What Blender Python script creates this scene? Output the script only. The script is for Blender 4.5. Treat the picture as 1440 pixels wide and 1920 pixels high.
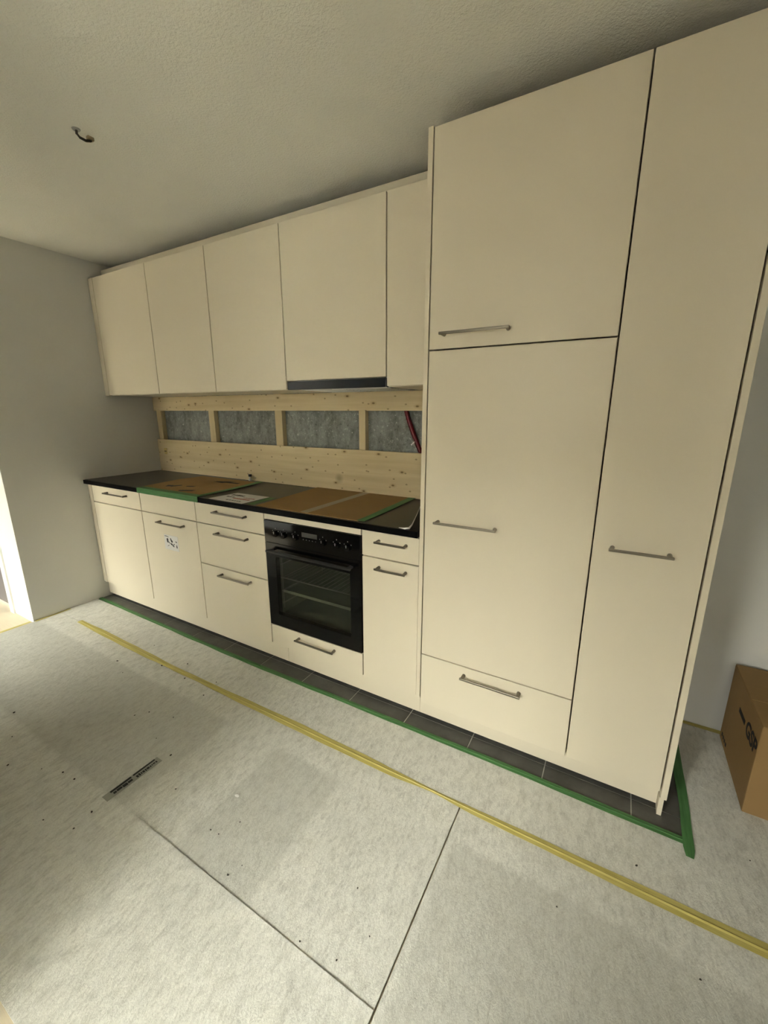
import bpy, bmesh, math, random
from mathutils import Vector, Matrix, noise as mnoise

# ------------------------------------------------------------------ clear
for o in list(bpy.data.objects):
    bpy.data.objects.remove(o, do_unlink=True)
scene = bpy.context.scene
COL = scene.collection
random.seed(4)

# ------------------------------------------------------------------ camera
def add_camera():
    pos = Vector((3.30958, -1.48034, 1.38410))
    a, b, c = -0.518596, -0.239877, 0.00079
    f = Vector((math.sin(a) * math.cos(b), math.cos(a) * math.cos(b), math.sin(b)))
    rt = Vector((math.cos(a), -math.sin(a), 0))
    up = rt.cross(f)
    R = math.cos(c) * rt + math.sin(c) * up
    U = -math.sin(c) * rt + math.cos(c) * up
    m = Matrix((R, U, -f)).transposed().to_4x4()
    m.translation = pos
    cd = bpy.data.cameras.new('camera')
    cd.sensor_fit = 'HORIZONTAL'
    cd.sensor_width = 36.0
    cd.lens = 771.21 * 36.0 / 1440.0
    cd.clip_start = 0.02
    co = bpy.data.objects.new('camera', cd)
    co.matrix_world = m
    COL.objects.link(co)
    scene.camera = co
add_camera()

# ------------------------------------------------------------------ world: plain overcast sky (slightly brighter towards the zenith)
def add_world():
    w = bpy.data.worlds.new('overcast_sky')
    scene.world = w
    w.use_nodes = True
    nt = w.node_tree
    nt.nodes.clear()
    out = nt.nodes.new('ShaderNodeOutputWorld')
    bg = nt.nodes.new('ShaderNodeBackground')
    tc = nt.nodes.new('ShaderNodeTexCoord')
    sep = nt.nodes.new('ShaderNodeSeparateXYZ')
    mr = nt.nodes.new('ShaderNodeMapRange')
    mr.inputs['From Min'].default_value = 0.0
    mr.inputs['From Max'].default_value = 1.0
    mr.inputs['To Min'].default_value = 2.2
    mr.inputs['To Max'].default_value = 3.0
    mul = nt.nodes.new('ShaderNodeMath'); mul.operation = 'MULTIPLY'
    mul.inputs[1].default_value = 5.0
    bg.inputs['Color'].default_value = (1.0, 0.985, 0.925, 1)
    nt.links.new(tc.outputs['Generated'], sep.inputs[0])
    nt.links.new(sep.outputs['Z'], mr.inputs['Value'])
    nt.links.new(mr.outputs[0], mul.inputs[0])
    nt.links.new(mul.outputs[0], bg.inputs['Strength'])
    nt.links.new(bg.outputs[0], out.inputs[0])
add_world()

vs = scene.view_settings
vs.view_transform = 'Standard'
vs.look = 'None'
vs.gamma = 1.0
vs.use_curve_mapping = False
vs.exposure = 2.72

# key dimensions ------------------------------------------------------------
H = 2.381            # ceiling
REAR = -1.9          # unseen wall with the French windows, set close to shape the daylight
WIN = [(-0.62, 0.18), (2.27, 2.96)]
REAR2 = -4.6         # added deep room end, for the window that lights the right wall
XD = 3.72
WIN2 = [(3.80, 4.30)]  # added unseen window, brightens the right wall
TW = 0.75            # outer wall thickness, deep reveals made to narrow the daylight
WTOP = 2.24
WY = 0.604           # plastered back wall
XR = 5.2
XL = -3.0

def portal(name, x0, x1, z0, z1, y):
    ld = bpy.data.lights.new(name, 'AREA')
    ld.shape = 'RECTANGLE'
    ld.size = x1 - x0; ld.size_y = z1 - z0
    ld.cycles.is_portal = True
    lo = bpy.data.objects.new(name, ld)
    lo.location = ((x0 + x1) / 2, y, (z0 + z1) / 2)
    lo.rotation_euler = (math.radians(90), 0, 0)   # -Z of the lamp looks along +y
    COL.objects.link(lo)
for nm, (a, b) in zip(('window_rear_left_offscreen', 'window_rear_middle_offscreen'), WIN):
    portal(nm, a, b, 0.05, WTOP, REAR - TW - 0.02)
for a, b in WIN2:
    portal('window_rear_right_offscreen', a, b, 0.05, WTOP, REAR2 - TW - 0.02)

# ------------------------------------------------------------------ materials
def mat(name, col, rough=0.5, metal=0.0, spec=0.5):
    m = bpy.data.materials.new(name)
    m.use_nodes = True
    b = m.node_tree.nodes['Principled BSDF']
    b.inputs['Base Color'].default_value = (*col, 1)
    b.inputs['Roughness'].default_value = rough
    b.inputs['Metallic'].default_value = metal
    b.inputs['Specular IOR Level'].default_value = spec
    return m

def N(m, t, **kw):
    n = m.node_tree.nodes.new(t)
    for k, v in kw.items():
        if k in n.inputs.keys():
            n.inputs[k].default_value = v
        else:
            setattr(n, k, v)
    return n
def L(m, a, b):
    m.node_tree.links.new(a, b)
def bsdf(m):
    return m.node_tree.nodes['Principled BSDF']
def coords(m, scale=(1, 1, 1), rot=(0, 0, 0)):
    g = N(m, 'ShaderNodeNewGeometry')
    mp = N(m, 'ShaderNodeMapping')
    mp.inputs['Scale'].default_value = scale
    mp.inputs['Rotation'].default_value = rot
    L(m, g.outputs['Position'], mp.inputs['Vector'])
    return mp.outputs['Vector']
def mixcol(m, fac, ca, cb):
    x = N(m, 'ShaderNodeMix', data_type='RGBA')
    for s, v in ((0, fac), (6, ca), (7, cb)):
        if hasattr(v, 'is_linked'):
            L(m, v, x.inputs[s])
        elif s == 0:
            x.inputs[s].default_value = v
        else:
            x.inputs[s].default_value = (*v, 1)
    return x.outputs[2]
def maprange(m, v, a, b, c=0.0, d=1.0):
    n = N(m, 'ShaderNodeMapRange')
    n.inputs['From Min'].default_value = a; n.inputs['From Max'].default_value = b
    n.inputs['To Min'].default_value = c; n.inputs['To Max'].default_value = d
    L(m, v, n.inputs['Value'])
    return n.outputs[0]
def noise_fac(m, vec, scale, detail=4, rough=0.55, dist=0.0):
    n = N(m, 'ShaderNodeTexNoise')
    n.inputs['Scale'].default_value = scale
    n.inputs['Detail'].default_value = detail
    n.inputs['Roughness'].default_value = rough
    n.inputs['Distortion'].default_value = dist
    L(m, vec, n.inputs['Vector'])
    return n.outputs['Fac']
def bump(m, h, strength, dist, prev=None):
    n = N(m, 'ShaderNodeBump')
    n.inputs['Strength'].default_value = strength
    n.inputs['Distance'].default_value = dist
    L(m, h, n.inputs['Height'])
    if prev is not None:
        L(m, prev, n.inputs['Normal'])
    return n.outputs['Normal']

def m_cabinet():
    m = mat('cream_laminate', (0.78, 0.68, 0.50), 0.42, 0, 0.35)
    v = coords(m)
    f = noise_fac(m, v, 260, 2)
    L(m, mixcol(m, f, (0.735, 0.66, 0.515), (0.755, 0.68, 0.53)), bsdf(m).inputs['Base Color'])
    L(m, bump(m, f, 0.05, 0.0005), bsdf(m).inputs['Normal'])
    return m
def m_plaster(name, col, sc, st, dist):
    m = mat(name, col, 0.9, 0, 0.2)
    v = coords(m)
    f = noise_fac(m, v, sc, 5, 0.6)
    big = noise_fac(m, v, 1.7, 2)
    c2 = tuple(c * 0.95 for c in col)
    L(m, mixcol(m, maprange(m, big, .35, .65), col, c2), bsdf(m).inputs['Base Color'])
    L(m, bump(m, f, st, dist), bsdf(m).inputs['Normal'])
    return m
def m_fleece():
    m = mat('fleece', (0.75, 0.74, 0.69), 0.95, 0, 0.15)
    v = coords(m)
    big = noise_fac(m, v, 2.2, 4)
    mid = noise_fac(m, coords(m, (1, .50, 1), (0, 0, 0.35)), 34, 6, .72)       # felted strands, mostly running towards the kitchen
    fib = noise_fac(m, coords(m, (1, .30, 1), (0, 0, 0.15)), 95, 4, .7)
    fine = noise_fac(m, v, 230, 3, .7)
    c = mixcol(m, maprange(m, big, .3, .7), (0.70, 0.695, 0.64), (0.785, 0.78, 0.72))
    # where only one layer lies on the floor the cloth looks greyer; overlaps are paler
    sp = N(m, 'ShaderNodeSeparateXYZ'); L(m, v, sp.inputs[0])
    def wobbled(o, k):
        n = N(m, 'ShaderNodeMath', operation='MULTIPLY_ADD'); n.inputs[1].default_value = k
        L(m, big, n.inputs[0]); L(m, sp.outputs[o], n.inputs[2]); return n.outputs[0]
    X, Y = wobbled('X', .02), wobbled('Y', .02)
    def mul(p, q):
        n = N(m, 'ShaderNodeMath', operation='MULTIPLY'); L(m, p, n.inputs[0])
        if hasattr(q, 'is_linked'): L(m, q, n.inputs[1])
        else: n.inputs[1].default_value = q
        return n.outputs[0]
    def add(p, q):
        n = N(m, 'ShaderNodeMath', operation='ADD'); L(m, p, n.inputs[0]); L(m, q, n.inputs[1]); return n.outputs[0]
    s_ = .011
    below = maprange(m, Y, -.428 - s_, -.428 + s_, 1, 0)
    above = maprange(m, Y, -.910 - s_, -.910 + s_, 0, 1)
    r1 = maprange(m, X, 1.915 - s_, 1.915 + s_, 1, 0)
    r2 = mul(maprange(m, X, 2.207 - s_, 2.207 + s_, 0, 1), maprange(m, X, 2.538 - s_, 2.538 + s_, 1, 0))
    r3 = maprange(m, X, 2.985, 3.005, 0, 1)
    single = add(mul(mul(add(r1, r2), below), above), mul(r3, below))
    c = mixcol(m, mul(single, .62), c, (0.545, 0.545, 0.495))
    c = mixcol(m, maprange(m, mid, .46, .76, 0, .6), c, (0.40, 0.395, 0.35))
    c = mixcol(m, maprange(m, fib, .50, .72, 0, .5), c, (0.38, 0.375, 0.33))
    c = mixcol(m, maprange(m, fine, .40, .75, 0, .4), c, (0.42, 0.415, 0.37))
    # sparse grey smudges
    sm = noise_fac(m, v, 9, 3, .5)
    c = mixcol(m, maprange(m, sm, .66, .8, 0, .35), c, (0.38, 0.38, 0.34))
    L(m, c, bsdf(m).inputs['Base Color'])
    n1 = bump(m, mid, 0.55, 0.008)
    n2 = bump(m, fib, 0.5, 0.003, n1)
    n3 = bump(m, fine, 0.35, 0.0015, n2)
    L(m, n3, bsdf(m).inputs['Normal'])
    return m
def xz(m, kz):
    g = N(m, 'ShaderNodeNewGeometry')
    sp = N(m, 'ShaderNodeSeparateXYZ'); L(m, g.outputs['Position'], sp.inputs[0])
    k = N(m, 'ShaderNodeMath', operation='MULTIPLY'); L(m, sp.outputs['Z'], k.inputs[0]); k.inputs[1].default_value = kz
    c = N(m, 'ShaderNodeCombineXYZ'); L(m, sp.outputs['X'], c.inputs[0]); L(m, k.outputs[0], c.inputs[1])
    return c.outputs[0]
def m_wood(name, base, dark, along, knots=True, ksc=4.0, spread=9.0):
    """spruce board; along = axis of the grain (0 x, 2 z)"""
    m = mat(name, base, 0.7, 0, 0.25)
    sc = [spread * 3, spread * 3, spread * 3]
    sc[along] = 1.2
    v = coords(m, tuple(sc))
    w = noise_fac(m, v, 1.0, 5, .6)
    c = mixcol(m, maprange(m, w, .38, .72), base, dark)
    g = noise_fac(m, coords(m), 3.0, 2)
    c = mixcol(m, maprange(m, g, .4, .7, 0, .35), c, tuple(x * 1.06 for x in base))
    if knots:
        vo = N(m, 'ShaderNodeTexVoronoi')
        vo.inputs['Scale'].default_value = ksc
        vo.inputs['Randomness'].default_value = 1.0
        vo.voronoi_dimensions = '2D'
        L(m, xz(m, 1.9), vo.inputs['Vector'])
        d = vo.outputs['Distance']
        c = mixcol(m, maprange(m, d, .05, .11, .5, 0), c, (0.46, 0.33, 0.16))
        c = mixcol(m, maprange(m, d, .022, .050, .85, 0), c, (0.14, 0.08, 0.03))
        v2 = N(m, 'ShaderNodeTexVoronoi')
        v2.inputs['Scale'].default_value = ksc * 2.1
        v2.inputs['Randomness'].default_value = 1.0
        v2.voronoi_dimensions = '2D'
        L(m, xz(m, 1.6), v2.inputs['Vector'])
        c = mixcol(m, maprange(m, v2.outputs['Distance'], .035, .075, .65, 0), c, (0.17, 0.11, 0.045))
    if knots:
        g2 = N(m, 'ShaderNodeNewGeometry')
        dd = N(m, 'ShaderNodeVectorMath', operation='DISTANCE'); L(m, g2.outputs['Position'], dd.inputs[0])
        dd.inputs[1].default_value = (1.824, .565, .983)
        c = mixcol(m, maprange(m, dd.outputs['Value'], .008, .036, .55, 0), c, (0.22, 0.17, 0.09))   # dirty thumb mark
    L(m, c, bsdf(m).inputs['Base Color'])
    L(m, bump(m, w, .12, .002), bsdf(m).inputs['Normal'])
    return m
def m_concrete():
    m = mat('rough_concrete', (0.2, 0.21, 0.19), 0.85, 0, 0.3)
    v = coords(m)
    vs_ = coords(m, (5, 5, 2.6))
    a = noise_fac(m, vs_, 4.0, 6, .7)
    b = noise_fac(m, v, 48, 5, .8)
    c = mixcol(m, maprange(m, a, .4, .68), (0.33, 0.345, 0.32), (0.17, 0.18, 0.16))
    c = mixcol(m, maprange(m, b, .58, .68, 0, .85), c, (0.74, 0.76, 0.70))
    c = mixcol(m, maprange(m, b, .42, .34, 0, .8), c, (0.05, 0.055, 0.045))
    L(m, c, bsdf(m).inputs['Base Color'])
    L(m, bump(m, b, .8, .008), bsdf(m).inputs['Normal'])
    return m
def m_tile():
    m = mat('anthracite_tile', (0.05, 0.05, 0.045), 0.55, 0, 0.4)
    v = coords(m)
    f = noise_fac(m, v, 9, 6, .65)
    L(m, mixcol(m, maprange(m, f, .35, .7), (0.075, 0.072, 0.062), (0.125, 0.12, 0.105)), bsdf(m).inputs['Base Color'])
    return m
def m_card(name, col):
    m = mat(name, col, 0.75, 0, 0.25)
    v = coords(m, (1, 60, 1))
    f = noise_fac(m, v, 6, 3)
    big = noise_fac(m, coords(m), 5, 3)
    c = mixcol(m, maprange(m, f, .3, .7), col, tuple(x * .9 for x in col))
    c = mixcol(m, maprange(m, big, .4, .7, 0, .5), c, tuple(x * 1.12 for x in col))
    L(m, c, bsdf(m).inputs['Base Color'])
    return m
def m_tape(name, col, dark, alongx=True):
    m = mat(name, col, 0.5, 0, 0.35)
    v = coords(m, (4, 60, 60) if alongx else (60, 4, 60))
    f = noise_fac(m, v, 2.0, 4)
    L(m, mixcol(m, maprange(m, f, .35, .7), col, dark), bsdf(m).inputs['Base Color'])
    L(m, bump(m, f, .3, .002), bsdf(m).inputs['Normal'])
    return m
def m_tinted_glass(name, tint, refl=0.12):
    m = bpy.data.materials.new(name)
    m.use_nodes = True
    nt = m.node_tree
    nt.nodes.clear()
    out = nt.nodes.new('ShaderNodeOutputMaterial')
    tr = nt.nodes.new('ShaderNodeBsdfTransparent')
    tr.inputs['Color'].default_value = (*tint, 1)
    gl = nt.nodes.new('ShaderNodeBsdfGlossy')
    gl.inputs['Roughness'].default_value = 0.03
    lw = nt.nodes.new('ShaderNodeLayerWeight'); lw.inputs['Blend'].default_value = 0.5
    pw = nt.nodes.new('ShaderNodeMath'); pw.operation = 'POWER'; pw.inputs[1].default_value = 5.0
    fr = nt.nodes.new('ShaderNodeMath'); fr.operation = 'MULTIPLY_ADD'
    fr.inputs[1].default_value = 0.9; fr.inputs[2].default_value = 0.03
    nt.links.new(lw.outputs['Facing'], pw.inputs[0]); nt.links.new(pw.outputs[0], fr.inputs[0])
    mx = nt.nodes.new('ShaderNodeMixShader')
    nt.links.new(fr.outputs[0], mx.inputs[0])
    nt.links.new(tr.outputs[0], mx.inputs[1])
    nt.links.new(gl.outputs[0], mx.inputs[2])
    nt.links.new(mx.outputs[0], out.inputs[0])
    return m

M = dict(
    cab=m_cabinet(),
    core=mat('carcass_melamine', (0.60, 0.54, 0.43), 0.6),
    wall=m_plaster('wall_paint', (0.82, 0.815, 0.775), 240, 0.10, 0.002),
    ceil=m_plaster('ceiling_plaster', (0.85, 0.835, 0.75), 125, 0.6, 0.008),
    white=mat('white_paint', (0.86, 0.86, 0.82), 0.5),
    fleece=m_fleece(),
    board=m_wood('spruce_board', (0.70, 0.58, 0.36), (0.58, 0.46, 0.26), 0),
    batten=m_wood('spruce_batten', (0.70, 0.58, 0.36), (0.58, 0.46, 0.26), 2, False),
    concrete=m_concrete(),
    tile=m_tile(),
    grout=mat('grout', (0.48, 0.46, 0.41), 0.9),
    screed=m_card('beige_floor', (0.74, 0.65, 0.49)),
    stone=mat('black_stone', (0.004, 0.004, 0.0045), 0.35, 0, 0.06),
    film=mat('protective_sheet', (0.050, 0.045, 0.032), 0.38, 0, 0.32),
    card=m_card('brown_cardboard', (0.33, 0.205, 0.085)),
    green=m_tape('green_tape', (0.085, 0.235, 0.075), (0.05, 0.15, 0.045)),
    greeny=m_tape('green_tape_across', (0.085, 0.235, 0.075), (0.05, 0.15, 0.045), False),
    yellow=m_tape('yellow_tape', (0.58, 0.51, 0.17), (0.46, 0.39, 0.10)),
    yellowy=m_tape('yellow_tape_across', (0.58, 0.51, 0.17), (0.46, 0.39, 0.10), False),
    beige=mat('beige_tape', (0.33, 0.26, 0.15), 0.4),
    metal=mat('brushed_nickel', (0.24, 0.215, 0.17), 0.38, 1.0),
    steel=mat('steel', (0.55, 0.55, 0.52), 0.3, 1.0),
    black=mat('black_glass', (0.003, 0.003, 0.003), 0.06, 0, 0.28),
    blackm=mat('black_matte', (0.012, 0.012, 0.012), 0.45),
    hood=mat('hood_front', (0.014, 0.016, 0.022), 0.3),
    display=mat('display_grey', (0.06, 0.06, 0.055), 0.25),
    ink=mat('black_ink', (0.01, 0.01, 0.01), 0.7),
    inkw=mat('white_print', (0.22, 0.22, 0.21), 0.6),
    inkr=mat('red_ink', (0.42, 0.05, 0.03), 0.7),
    paper=mat('white_paper', (0.76, 0.74, 0.71), 0.85, 0, .2),
    cavity=mat('oven_enamel', (0.30, 0.31, 0.28), 0.4),
    red=mat('red_conduit', (0.14, 0.004, 0.009), 0.35),
    cliptip=mat('white_plastic', (0.8, 0.75, 0.74), 0.4),
    glass=m_tinted_glass('oven_glass', (0.74, 0.75, 0.70)),
    wglass=m_tinted_glass('window_glass', (0.95, 0.96, 0.95)),
    doorgrey=mat('door_grey', (0.20, 0.185, 0.185), 0.5),
    outside=m_plaster('outside_render', (0.42, 0.41, 0.39), 30, 0.1, 0.004),
    facade=m_plaster('facade_render', (0.11, 0.105, 0.10), 30, 0.1, 0.004),  # dark so the added parapet and building bounce little light
    grey=m_plaster('bare_render', (0.30, 0.295, 0.28), 60, 0.2, 0.004),  # grey chosen so the unseen rear walls bounce less light
    dirt=mat('dirt', (0.035, 0.03, 0.022), 0.9),
    clear=mat('clear_tape', (0.36, 0.36, 0.31), 0.25),
    yellowbox=mat('socket_hole', (0.60, 0.46, 0.18), 0.6),
)

# ------------------------------------------------------------------ mesh helpers
def link_mesh(name, bm, material, parent=None, origin=(0, 0, 0), smooth=False):
    """link a bmesh (world coordinates) as ONE object; origin = object's location in world"""
    o = Vector(origin)
    base = Vector((0, 0, 0))
    p = parent
    while p is not None:
        base += p.location
        p = p.parent
    for v in bm.verts:
        v.co -= o if parent is None else base
    me = bpy.data.meshes.new(name)
    bmesh.ops.recalc_face_normals(bm, faces=bm.faces)
    bm.to_mesh(me)
    bm.free()
    mats = material if isinstance(material, (list, tuple)) else [material]
    for mm in mats:
        me.materials.append(mm)
    if smooth:
        for p_ in me.polygons:
            p_.use_smooth = True
    ob = bpy.data.objects.new(name, me)
    COL.objects.link(ob)
    if parent is None:
        ob.location = o
    else:
        ob.parent = parent
    return ob

def bbox(bm, x0, x1, y0, y1, z0, z1, mi=0, bev=0.0):
    t = bmesh.new()
    vs_ = [t.verts.new((x, y, z)) for z in (z0, z1) for y in (y0, y1) for x in (x0, x1)]
    for f in ((0, 1, 3, 2), (4, 6, 7, 5), (0, 4, 5, 1), (2, 3, 7, 6), (0, 2, 6, 4), (1, 5, 7, 3)):
        t.faces.new([vs_[i] for i in f])
    if bev:
        bmesh.ops.bevel(t, geom=t.edges[:] , offset=bev, segments=2, affect='EDGES', profile=0.5)
    mp = {v: bm.verts.new(v.co) for v in t.verts}
    for f in t.faces:
        nf = bm.faces.new([mp[v] for v in f.verts])
        nf.material_index = mi
    t.free()
    return bm

def box(name, x0, x1, y0, y1, z0, z1, material, parent=None, bev=0.0):
    bm = bmesh.new()
    bbox(bm, x0, x1, y0, y1, z0, z1, 0, bev)
    return link_mesh(name, bm, material, parent, ((x0 + x1) / 2, (y0 + y1) / 2, z0) if parent is None else (0, 0, 0))

def bprism(bm, pts, z0, z1, mi=0):
    a = [bm.verts.new((x, y, z0)) for x, y in pts]
    b = [bm.verts.new((x, y, z1)) for x, y in pts]
    n = len(pts)
    fs = [bm.faces.new(a[::-1]), bm.faces.new(b)]
    for i in range(n):
        fs.append(bm.faces.new((a[i], a[(i + 1) % n], b[(i + 1) % n], b[i])))
    for f in fs:
        f.material_index = mi
    return bm

def btube(bm, pts, r, seg=8, mi=0, cap=True):
    pts = [Vector(p) for p in pts]
    rings = []
    for i, p in enumerate(pts):
        d = (pts[min(i + 1, len(pts) - 1)] - pts[max(i - 1, 0)]).normalized()
        up = Vector((0, 0, 1)) if abs(d.z) < .9 else Vector((1, 0, 0))
        s = d.cross(up).normalized()
        u = s.cross(d)
        rr = r[i] if isinstance(r, (list, tuple)) else r
        rings.append([bm.verts.new(p + rr * (math.cos(2 * math.pi * k / seg) * s + math.sin(2 * math.pi * k / seg) * u)) for k in range(seg)])
    for a, b in zip(rings, rings[1:]):
        for k in range(seg):
            f = bm.faces.new((a[k], a[(k + 1) % seg], b[(k + 1) % seg], b[k]))
            f.material_index = mi
    if cap:
        bm.faces.new(rings[0][::-1]).material_index = mi
        bm.faces.new(rings[-1]).material_index = mi
    return bm

def empty(name, loc, label, cat, group=None):
    e = bpy.data.objects.new(name, None)
    e.empty_display_size = 0.05
    e.location = loc
    COL.objects.link(e)
    return tag(e, label, cat, group)
def tag(o, label, cat, group=None):
    o['label'] = label
    o['category'] = cat
    if group:
        o['group'] = group
    return o
def struct(o, label=None):
    o['kind'] = 'structure'
    if label:
        o['label'] = label
    return o

# ================================================================== SETTING
# floor slab (beige finished floor, seen in front of the doorway and at the bottom-left corner)
floor = struct(box('floor', XL, XR, REAR2, 0.70, -0.12, -0.0085, M['screed']), 'beige finished floor showing beyond the fleece')
grout_bm = bmesh.new()
bbox(grout_bm, 0.004, 3.70, -0.20, 0.60, -0.0085, -0.0018)
link_mesh('grout_bed', grout_bm, M['grout'], floor)
# dark tiles along the kitchen plinth, 30 cm grid
tile_mesh = None
ys = [(-0.199, 0.0285), (0.0315, 0.3285), (0.3315, 0.598)]
for r, (ya, yb) in enumerate(ys):
    k = 0
    x = 0.195 - 0.30
    while x < 3.66:
        a, b = max(x + 0.002, 0.006), min(x + 0.298, 3.69)
        if b - a > 0.02:
            box('tile', a, b, ya, yb, -0.0018, -0.0003, M['tile'], floor, 0.0004)
        x += 0.30
struct(box('ceiling', XL, XR, REAR2, 0.70, H, H + 0.15, M['ceil']), 'pale rough-plastered ceiling')
# left return wall: kitchen side faces +x, its end carries the doorway
struct(box('wall_left', -0.262, 0.0, -0.46, 0.70, -0.0085, H, M['wall']), 'white plastered wall at the end of the kitchen run')
# wall continuing to the left of the doorway and above it
bm = bmesh.new()
bbox(bm, XL, -1.16, -0.46, -0.34, -0.0085, H)
bbox(bm, -1.16, -0.262, -0.46, -0.34, 2.08, H)
struct(link_mesh('wall_doorway', bm, M['wall'], None, (-1.6, -0.40, -0.0085)), 'white wall with a doorway beside the kitchen')
# door: casing + leaf
dr = bpy.data.objects.new('door_1', None); COL.objects.link(dr); dr.location = (-0.71, -0.44, -0.0085)
struct(dr, 'white framed doorway with a grey door leaf next to the wall end')
for xa, xb in ((-0.335, -0.275), (-1.16, -1.10)):
    box('door_casing', xa, xb, -0.472, -0.36, -0.0085, 2.10, M['white'], dr, 0.003)
box('door_casing', -1.10, -0.335, -0.472, -0.36, 2.04, 2.10, M['white'], dr, 0.003)
box('door_leaf', -1.10, -0.338, -0.43, -0.39, 0.0, 2.037, M['doorgrey'], dr, 0.002)
bm = bmesh.new()
btube(bm, [(-1.02, -0.43, 1.03), (-1.02, -0.475, 1.03), (-0.90, -0.475, 1.03)], 0.009)
link_mesh('door_handle', bm, M['steel'], dr, smooth=True)
box('skirting_gap', -0.262, -0.2755, -0.4605, -0.36, -0.008, 2.09, M['white'], dr)
# back wall: rough concrete core behind the kitchen, plaster to the right of it
struct(box('wall_back', 0.0, XR, 0.622, 0.70, -0.0085, H, M['concrete']), 'rough grey unplastered wall behind the wooden battens')
bm = bmesh.new()
bbox(bm, 2.66, XR, WY, 0.6215, -0.008, H)
struct(link_mesh('wall_back_plaster', bm, M['wall'], None, (4.0, 0.61, -0.008)), 'white plastered wall to the side of the tall cupboards')
struct(box('wall_right', XR, XR + 0.15, REAR2, 0.70, -0.0085, H, M['wall']), 'white side wall')
struct(box('wall_far_left', XL - 0.15, XL, REAR, -0.34, -0.0085, H, M['wall']), 'white wall of the adjoining room')
# unseen rear wall, shaped to steer daylight from its two French windows
def window_wall(name, xa, xb, y, wins, label, material):
    bm = bmesh.new()
    xs = [xa] + [v for w in wins for v in w] + [xb]
    for i in range(0, len(xs), 2):
        bbox(bm, xs[i], xs[i + 1], y - TW, y, -0.0085, H)
    for a, b in wins:
        bbox(bm, a, b, y - TW, y, WTOP, H)
        bbox(bm, a, b, y - TW, y, -0.0085, 0.05)
    struct(link_mesh(name, bm, material, None, ((xa + xb) / 2, y, -0.0085)), label)
window_wall('wall_rear', XL, XD, REAR, WIN, 'bare grey wall with two French windows', M['grey'])
window_wall('wall_rear_deep', XD, XR, REAR2, WIN2, 'bare grey wall with a French window at the deep end of the room', M['grey'])
struct(box('wall_return', XD - TW, XD, REAR2, REAR - TW - .001, -0.0085, H, M['wall']), 'white return wall of the deep room end')
for i, (a, b, RY) in enumerate([(a, b, REAR) for a, b in WIN] + [(a, b, REAR2) for a, b in WIN2]):  # the last window is added to brighten the right wall
    w = bpy.data.objects.new('window_%d' % (i + 1), None); COL.objects.link(w); w.location = ((a + b) / 2, RY - TW + 0.06, 0.05)
    struct(w, 'white framed French window letting in overcast daylight')
    t = 0.05
    box('window_frame', a, a + t, RY - TW + 0.03, RY - TW + 0.09, 0.05, WTOP, M['white'], w)
    box('window_frame', b - t, b, RY - TW + 0.03, RY - TW + 0.09, 0.05, WTOP, M['white'], w)
    box('window_frame', a + t, b - t, RY - TW + 0.03, RY - TW + 0.09, WTOP - t, WTOP, M['white'], w)
    box('window_frame', a + t, b - t, RY - TW + 0.03, RY - TW + 0.09, 0.05, 0.05 + t, M['white'], w)
    box('pane', a + t, b - t, RY - TW + 0.055, RY - TW + 0.061, 0.05 + t, WTOP - t, M['wglass'], w)
# unseen outside: balcony slab, with parapet and building added to block low sky
struct(box('balcony_slab', XL, XD - TW - .002, REAR - 2.4, REAR - TW - .001, -0.25, -0.02, M['outside']), 'grey balcony floor outside the windows')
struct(box('balcony_parapet', XL, XD - TW - .002, REAR - 2.55, REAR - 2.4, -0.25, 0.95, M['facade']), 'solid rendered balcony parapet')
struct(box('street_ground', -30, 34, -40, REAR2 - TW - .1, -3.2, -3.0, M['outside']), 'grey ground outside')
struct(box('opposite_building', -24, 28, -26, -17, -3.0, 5.5, M["facade"]), 'rendered building across the street')

# ================================================================== FLEECE AND TAPES
def sheet(name, x0, x1, y0, y1, z, label, amp=0.0012, lift=None, step=0.045, seed=0.0):
    nx, ny = max(2, int((x1 - x0) / step)), max(2, int((y1 - y0) / step))
    bm = bmesh.new()
    top, bot = [], []
    for j in range(ny + 1):
        for i in range(nx + 1):
            x = x0 + (x1 - x0) * i / nx; y = y0 + (y1 - y0) * j / ny
            n = mnoise.noise(Vector((x * 5 + seed, y * 7, seed))) + .5 * mnoise.noise(Vector((x * 17, y * 13 + seed, seed)))
            zz = z + 0.003 + amp * (n * .6 + .6)
            if lift:
                zz += lift(x, y)
            top.append(bm.verts.new((x, y, zz)))
            bot.append(bm.verts.new((x, y, z + (0 if not lift else max(0, lift(x, y) - .001)))))
    W = nx + 1
    for j in range(ny):
        for i in range(nx):
            q = [j * W + i, j * W + i + 1, (j + 1) * W + i + 1, (j + 1) * W + i]
            bm.faces.new([top[k] for k in q])
            bm.faces.new([bot[k] for k in q[::-1]])
    rim = [i for i in range(W)] + [j * W + nx for j in range(1, ny + 1)] + [ny * W + i for i in range(nx - 1, -1, -1)] + [j * W for j in range(ny - 1, 0, -1)]
    rt = {a: (bm.verts.new(top[a].co), bm.verts.new(bot[a].co)) for a in rim}
    for a, b in zip(rim, rim[1:] + rim[:1]):
        bm.faces.new((rt[a][0], rt[a][1], rt[b][1], rt[b][0]))
    o = link_mesh(name, bm, M['fleece'], None, ((x0 + x1) / 2, (y0 + y1) / 2, z), smooth=True)
    try:
        for p in o.data.polygons:
            if abs(p.normal.z) < .5:
                p.use_smooth = False
    except Exception:
        pass
    return tag(o, label, 'floor fleece', 'fleece sheets covering the floor')
ZF = -0.0085
edge = lambda y0, h, w: (lambda x, y: h * math.exp(-((y - y0) / w) ** 2))
sheet('floor_fleece', 0.004, XR - 0.02, -0.306, -0.064, 0.0, 'narrow off-white fleece strip between the yellow tape and dark tiles', seed=1.3)
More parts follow.
